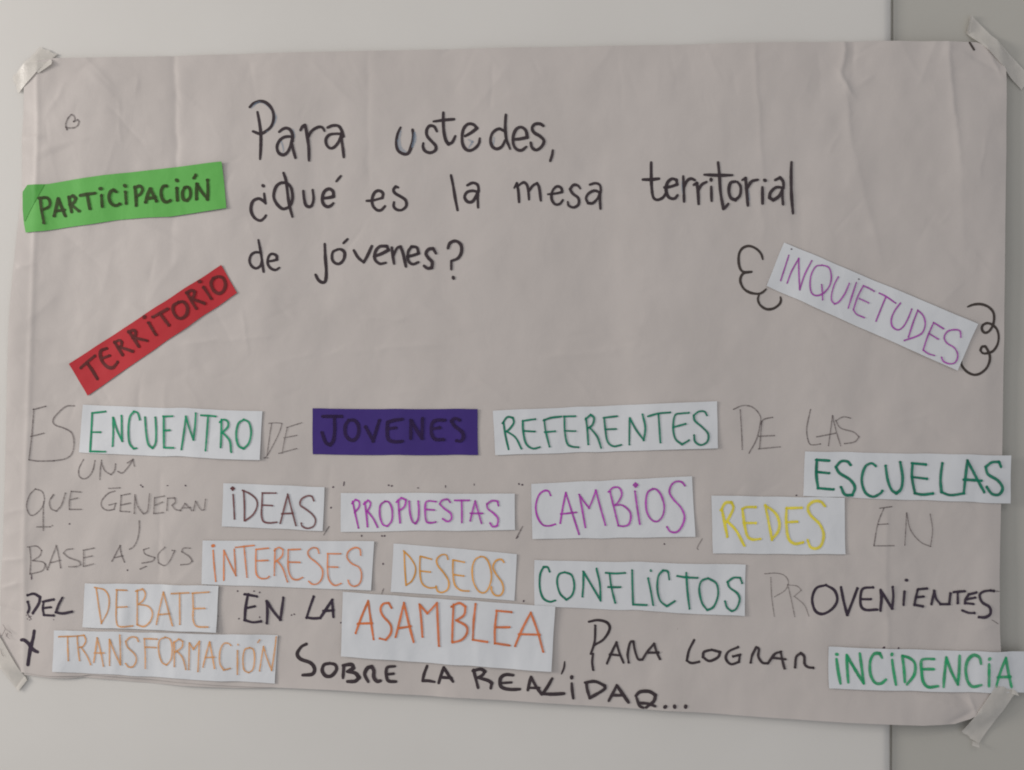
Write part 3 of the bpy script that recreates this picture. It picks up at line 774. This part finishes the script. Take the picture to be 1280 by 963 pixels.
c, h = card('IDEAS', [(280, 604), (405.8, 609), (403.5, 663.8), (277.7, 658)], .2, 'white',
            'small white card reading IDEAS in brown, right of the pencilled GENERAN', (.4, 1.2, 1.8, .8), .8)
write(c, h, (260, 590, 5.818), 13, 'brown', """173,120 183,111 194,120 183,131 173,120; 187,165 192,250 196,340 | 262,137 268,240 268,353; 254,133 310,160 353,200 360,250 330,310 275,353
| 398,153 395,230 392,310 405,358 445,370 503,365; 398,153 497,153; 400,240 472,244 | 528,373 555,270 583,162; 583,162 612,280 641,390; 540,303 620,300
| 770,210 755,178 720,175 680,200 672,240 710,270 760,310 783,350 770,393 725,410 687,395 679,372""")

c, h = card('PROPUESTAS', [(426, 616.4), (643.4, 617), (643.8, 662.3), (426, 665)], .2, 'white',
            'white card reading PROPUESTAS in purple, between IDEAS and CAMBIOS', (.4, 1.4, 1.8, .6), .8)
write(c, h, (410, 590, 5.12), 12.5, 'magenta', """158,190 170,250 195,358; 153,202 175,178 198,190 198,225 170,260 | 235,195 245,270 253,350; 229,207 255,182 272,200 262,235 245,255; 255,255 290,300 317,353
| 365,188 335,215 332,280 350,335 380,347 408,310 410,240 390,195 365,188 | 450,180 455,250 462,325; 438,192 470,165 500,180 490,220 455,250 | 520,187 525,260 540,315 560,330 578,300 582,240 578,187
| 692,190 645,185 625,200 622,260 630,315 655,325 690,320; 630,240 680,243 | 782,195 765,175 730,182 715,205 745,235 785,265 790,300 765,317 735,300 | 812,182 903,182; 855,183 857,250 857,322
| 910,313 925,250 942,187; 942,187 960,250 982,328; 912,265 988,265 | 1090,215 1085,187 1050,184 1017,205 1022,235 1060,265 1088,300 1083,343 1055,350 1037,327""")

c, h = card('CAMBIOS', [(664, 605), (864.7, 595.4), (869, 671), (665.4, 673.8)], .2, 'white',
            'tall white card reading CAMBIOS in purple, right of PROPUESTAS', (.4, .9, 1.4, .8), .7)
write(c, h, (650, 580, 5.333), 13, 'magenta', """203,210 190,183 160,180 125,210 105,280 115,350 150,405 195,413 235,402 | 268,395 285,290 305,192; 305,192 345,320 393,468; 272,335 376,323
| 435,423 415,310 395,205; 395,205 425,250 460,295; 460,295 485,235 505,175; 505,175 535,290 569,408 | 600,187 625,290 655,410; 590,187 620,158 660,160 678,200 660,245 635,275; 635,275 680,275 725,310 738,350 725,400 690,415 655,412
| 756,140 768,128 781,140 768,153 756,140; 765,182 780,290 797,400 | 885,165 850,190 838,250 845,320 875,372 915,382 950,345 960,280 940,210 910,172 885,165
| 1097,145 1075,120 1035,118 1005,145 995,190 1020,235 1070,290 1095,350 1080,410 1045,452 1000,450 978,418""")

c, h = card('REDES', [(888.8, 619.5), (1054.8, 622), (1055.8, 692.5), (890.8, 691.8)], .5, 'white',
            'white card reading REDES in yellow, below the left end of ESCUELAS', (.5, .6, 1.4, .8), .7)
write(c, h, R12, 14, 'yellow', """128,147 140,210 155,283; 123,152 145,115 175,112 185,140 165,185 148,212; 160,212 200,255 239,328 | 297,136 250,136 230,145; 230,145 240,220 255,280 280,297 320,295; 238,215 297,215
| 345,127 360,200 378,298; 345,127 395,165 415,210 410,255 378,298 | 527,139 452,142; 452,142 450,215 460,290 490,318 533,312; 452,212 504,208 | 641,130 620,108 585,108 558,135 570,175 615,220 635,270 625,320 600,341 570,335 556,302""")

c, h = card('INTERESES', [(253.8, 675.5), (468, 676.5), (464, 738), (252.6, 730)], .2, 'white',
            'white card reading INTERESES in orange, right of the pencilled SUS', (.6, 1.2, 1.8, .8), .8)
write(c, h, (260, 590, 5.818), 12, 'orange', """40,535; 40,570 48,680 60,793 | 118,785 118,680 118,570; 118,570 160,660 205,753; 205,753 200,660 193,562 | 205,548 270,540 337,533; 265,540 275,650 286,763
| 355,562 442,553; 352,562 350,650 355,740 385,772 430,772 448,758; 355,645 438,642 | 490,560 487,650 485,750; 484,572 515,548 548,565 540,610 490,655; 505,645 545,700 580,798
| 585,565 672,562; 585,565 585,700 610,770 650,783 688,767; 588,655 670,657 | 808,590 795,558 760,552 728,580 740,620 790,660 832,710 830,770 800,810 760,815 735,795
| 868,595 965,595; 872,595 870,700 880,780 920,823 970,810; 870,690 945,692 | 1112,605 1105,562 1070,550 1025,575 1012,620 1045,665 1100,695 1118,750 1105,808 1065,830 1032,815 1020,787""")
write(c, h, (260, 590, 5.818), 22, 'deep', "40,536", letter='letter_dot')

c, h = card('DESEOS', [(492, 679.4), (646, 692.7), (643, 751), (488.4, 739.8)], .2, 'white',
            'white card reading DESEOS in amber, tucked above the ASAMBLEA card', (.8, .8, .5, 1.2), .7)
write(c, h, (460, 670, 6.4), 14, 'amber', """290,122 295,250 305,393; 287,120 340,175 378,240 378,300 350,360 305,393 | 420,162 508,185; 418,162 415,270 430,370 480,412 543,412; 425,280 498,288
| 640,185 625,152 585,152 550,190 562,240 610,300 646,365 638,425 595,451 557,440 546,402 | 680,192 770,210; 680,192 680,300 695,390 740,433 806,440; 690,310 766,320
| 900,164 857,190 834,260 842,360 882,438 930,453 968,410 988,320 968,220 935,172 900,164 | 1086,210 1065,187 1022,200 1000,250 1027,310 1070,370 1083,430 1060,473 1017,473 990,440 987,407""")

c, h = card('CONFLICTOS', [(668, 700), (931.8, 705.7), (930.6, 770), (668, 757)], .2, 'white',
            'white card reading CONFLICTOS in dark green, left of PROVENIENTES', (.5, .9, 1.6, .5), .8)
write(c, h, (640, 690, 4.267), 11.5, 'teal', """200,105 190,82 168,80 150,120 148,190 165,245 200,265 230,258 | 280,108 250,120 240,160 255,220 290,255 320,230 332,180 318,125 280,108 | 375,238 380,170 380,105; 380,105 425,180 472,260; 472,260 468,170 450,90
| 500,112 550,115 603,112; 520,115 530,190 550,272; 512,188 577,188 | 640,98 642,190 645,280; 645,280 718,283 | 740,100; 725,140 740,210 752,283
| 838,145 830,105 805,98 780,130 775,200 790,260 825,290 868,262 | 880,128 925,135 988,138; 928,112 935,210 946,303 | 1045,140 1010,155 998,200 1012,270 1040,310 1075,290 1098,230 1090,170 1045,140
| 1225,165 1215,137 1180,137 1148,160 1160,190 1200,220 1212,255 1195,300 1170,315 1145,295 1135,262""")

c, h = card('DEBATE', [(107, 729), (274, 732), (271, 790.4), (104, 783.6)], .8, 'white',
            'white crinkled card reading DEBATE in pale orange, right of the black word DEL', (.8, 1.2, 2.6, 1.2), 1.0, ripple=.85)
write(c, h, R17, 9, 'palorange', """535,110 548,200 565,303; 527,106 580,120 605,165 600,235 565,303 | 645,120 702,122; 648,120 645,210 648,290 665,320 737,318; 650,215 704,212
| 760,122 760,210 760,310; 752,127 790,115 805,140 795,175 765,200; 765,200 820,210 845,245 835,290 800,320 760,312 | 868,308 885,220 905,132; 905,132 930,220 956,316; 880,255 940,250
| 950,140 1046,135; 995,138 997,308 | 1065,137 1157,131; 1068,138 1070,220 1070,280 1090,318 1153,322; 1075,222 1134,220""")

c, h = card('TRANSFORMACION', [(68.4, 787.7), (347.4, 794), (344, 854), (67, 839)], .2, 'white',
            'long white card reading TRANSFORMACIÓN in pale orange, at the sheet\'s bottom left', (.6, 1.0, 1.4, .6), .8, ripple=.75)
write(c, h, (50, 770, 4.129), 8.5, 'palorange', """102,105 184,103; 147,103 148,160 151,228 | 195,102 200,170 207,228; 198,102 230,98 240,125 225,155 205,160; 215,160 245,205 264,250 | 280,238 290,170 298,112; 298,112 315,180 330,258; 282,190 334,190
| 362,253 362,175 362,120; 362,120 390,190 418,250; 418,250 418,180 415,97 | 510,130 500,110 470,108 445,130 455,160 490,195 500,225 485,258 460,262 445,245 | 540,116 607,118; 541,117 545,190 545,268; 545,160 599,162
| 650,108 620,125 615,180 630,235 655,252 680,220 685,160 675,120 650,108 | 696,132 697,258; 692,137 720,117 740,130 735,160 700,185; 710,180 740,215 757,273 | 772,273 773,137; 773,137 795,170; 795,170 825,130; 825,130 820,283
| 845,260 862,190 878,132; 878,132 892,200 905,266; 857,212 904,210 | 988,150 975,140 950,142 932,180 932,240 952,276 985,268 | 1025,146; 1022,177 1022,298
| 1085,162 1060,172 1050,220 1056,275 1080,290 1103,270 1110,215 1103,172 1085,162; 1127,134 1135,123 | 1136,280 1145,220 1155,157; 1155,157 1175,220 1198,278; 1198,278 1210,200 1221,107""")

c, h = card('ASAMBLEA', [(428.8, 739.6), (694, 757.8), (689, 838.6), (426.8, 819.7)], 1.4, 'white',
            'large white card reading ASAMBLEA in deep orange, overlapping the DESEOS card', (.5, 1.2, 2.8, 1.6), 1.0, ripple=.5)
write(c, h, R19, 8.5, 'deep', """480,206 500,150 525,90; 525,90 535,160 545,228; 487,172 540,170 | 610,115 600,97 580,100 570,120 580,145 606,175 608,205 590,230 567,225 | 625,220 640,160 655,97; 655,97 672,170 690,238; 637,188 680,182
| 722,220 718,160 712,102; 712,102 740,135; 740,135 775,97; 775,97 778,170 782,253 | 835,102 832,170 830,236; 827,110 855,97 878,110 873,140 845,160; 845,160 880,180 884,205 865,230 830,240
| 915,100 908,165 905,230; 905,230 958,238 | 990,125 1046,130; 992,125 985,190 985,243; 990,185 1038,185; 985,243 1038,251 | 1058,253 1085,190 1115,132; 1115,132 1140,200 1160,273; 1072,210 1148,212""")

c, h = card('INCIDENCIA', [(1034.6, 807.4), (1286, 815.5), (1287, 867), (1034.6, 859)], .6, 'white',
            'white card reading INCIDENCIA in bright green, at the sheet\'s bottom right corner', (.8, .6, .8, 1.6), .9, ripple=.55)
write(c, h, (1020, 780, 4.923), 19, 'bright', """122,183; 120,212 130,290 142,360 | 190,353 185,270 182,187; 182,187 230,270 285,360; 285,360 275,270 262,177 | 400,205 385,177 350,180 327,225 327,300 352,353 390,360 423,337
| 460,183; 462,217 472,290 484,368 | 525,192 535,270 540,353; 524,192 570,207 603,242 598,310 552,368 | 720,213 665,213 642,227 644,290 652,350 682,383 743,378; 648,275 718,275
| 776,383 785,290 795,202; 795,202 825,290 865,368; 865,368 872,280 875,192 | 1005,240 995,202 960,187 927,215 912,270 922,340 952,380 1008,370 | 1058,211; 1055,242 1055,378
| 1102,383 1130,290 1165,207; 1165,207 1180,290 1203,388; 1110,325 1198,325""", blob=False)
incid_h = h

# ------------------------------------------------------------------ masking tape
def tape(q4, hfun, look, seed=0, torn=(0, 1)):
    TL, TR, BR, BL = [np.array(c, dtype=float) for c in q4]
    def ed(a, b, amp, f, straight):
        n = max(8, int(np.hypot(*(b - a)) / 2)); t = np.linspace(0, 1, n)
        d = (b - a) / np.hypot(*(b - a)); nn = np.array([-d[1], d[0]])
        off = amp * VN[2](t * np.hypot(*(b - a)) / f + seed, t * 0 + seed) * np.sin(np.pi * t) ** .4
        return [tuple(a + (b - a) * tt + nn * o) for tt, o in zip(t, off)]
    g = coons(ed(TL, TR, .5, 30, 1), ed(BL, BR, .5, 30, 1), ed(TL, BL, 1.3, 6, 0), ed(TR, BR, 1.3, 6, 0), 46, 18)
    Z = hfun(g[..., 0], g[..., 1])
    o = sheet_mesh('masking_tape', g, Z, M['tape'], .25)
    tag(o, look, 'tape', 'masking tape pieces holding the sheet corners')
    return o

def sheet_or_wall(inside, wall):
    """tape height: on the sheet inside, on the wall outside, with a short ramp"""
    def f(x, y):
        d = inside(x, y) + 4.5
        k = 1 / (1 + np.exp(-np.clip(d / 3.4, -30, 30)))
        return k * (H(x, y) + 1.7) + (1 - k) * (wall(x, y) + .9) + .3 * VN[2](x / 12, y / 12) + .12 * VN[3](x / 5, y / 7)
    return f

t1 = tape([(14, 96), (48.5, 58), (71, 67), (22, 116)], sheet_or_wall(lambda x, y: np.minimum(x - 30, y - 79), lambda x, y: x * 0 + HW_P + .4),
          'tape piece on the sheet\'s top left corner', 3)
# rolled scrap of tape beside it
Gs = coons([(46, 91), (64, 75)], [(50, 92.5), (66.5, 82)], [(46, 91), (50, 92.5)], [(64, 75), (67, 78), (66.5, 82)], 10, 6)
fl = sheet_mesh('torn_tape_end', Gs, H(Gs[..., 0], Gs[..., 1]) + 1.2 + 2.2 * np.linspace(0, 1, 6)[:, None] * np.linspace(.2, 1, 10)[None], M['tape'], .3, t1)

t2 = tape([(1218, 15.5), (1292, 92), (1282, 110), (1212.5, 39)], sheet_or_wall(lambda x, y: np.minimum(np.minimum(1256 - x, y - 54), (y - 62) - (x - 1244) * 1.6 + 18), lambda x, y: x * 0 + HW_G + 1.0),
          'tape piece on the sheet\'s top right corner, over the grey wall', 9)
t3 = tape([(-34, 748), (33, 850), (21, 864.5), (-46, 776)], sheet_or_wall(lambda x, y: np.minimum(x + 1, 838 - y), lambda x, y: x * 0 + HW_P + .4),
          'tape piece on the bottom left corner with pencil scribbles', 14)
t4 = tape([(1271, 865), (1227, 934), (1204.5, 916.5), (1244, 856)], None or (lambda x, y: np.where(True, 0, 0) +
          (lambda k, k2: k * (k2 * (incid_h(x, y) + .8) + (1 - k2) * (H(x, y) + 1.6)) + (1 - k) * (HW_G + 2.0))(
              1 / (1 + np.exp(-np.clip((905 - y + (1225 - x) * .35) / 6, -30, 30))), 1 / (1 + np.exp(-np.clip((867 - y) / 2.5, -30, 30))))
          + .45 * VN[2](x / 9, y / 9)), 'tape piece running diagonally below the INCIDENCIA card', 23)
# curled, lifted tape ends
def curl(pts_top, pts_bot, h0, h1, parent):
    g = coons(pts_top, pts_bot, [pts_top[0], pts_bot[0]], [pts_top[-1], pts_bot[-1]], 12, 6)
    v = np.linspace(0, 1, 6)[:, None] * np.ones((1, 12))
    return sheet_mesh('curled_end', g, h0 + (h1 - h0) * np.sin(v * math.pi / 2), M['tape'], .25, parent)
curl([(19, 860), (30, 845)], [(21.5, 865.5), (33, 851)], -2.2, -1.4, t3)
curl([(1219, 929), (1227, 932)], [(1217, 933.5), (1226, 936.5)], -7.5, -4.0, t4)
curl([(1264, 860), (1270, 864)], [(1262.5, 866), (1271.5, 869)], 2.6, 4.4, t4)
curl([(1215.5, 17), (1211.5, 37)], [(1219.5, 17.5), (1215.5, 39.5)], -5.0, -8.5, t2)

# pencil scribble that runs from the sheet onto the lower-left tape
def t3h(x, y):
    return sheet_or_wall(lambda a, b: np.minimum(a + 1, 838 - b), lambda a, b: a * 0 + HW_P + .4)(x, y)
ink = Ink(t3h, 1.1)
for st in parse("30,10 60,60 35,115 0,175 | 60,60 145,115 | 60,110 90,150 | 90,112 80,150 125,185 | 70,150 95,120 | 5,300 18,360 45,395", RX):
    for s_ in st: ink.stroke(s_, 1.0, .3, False)
o = mesh_obj('pencil_scribble', ink.v, ink.f, M['pencil'], t3, smooth=False)
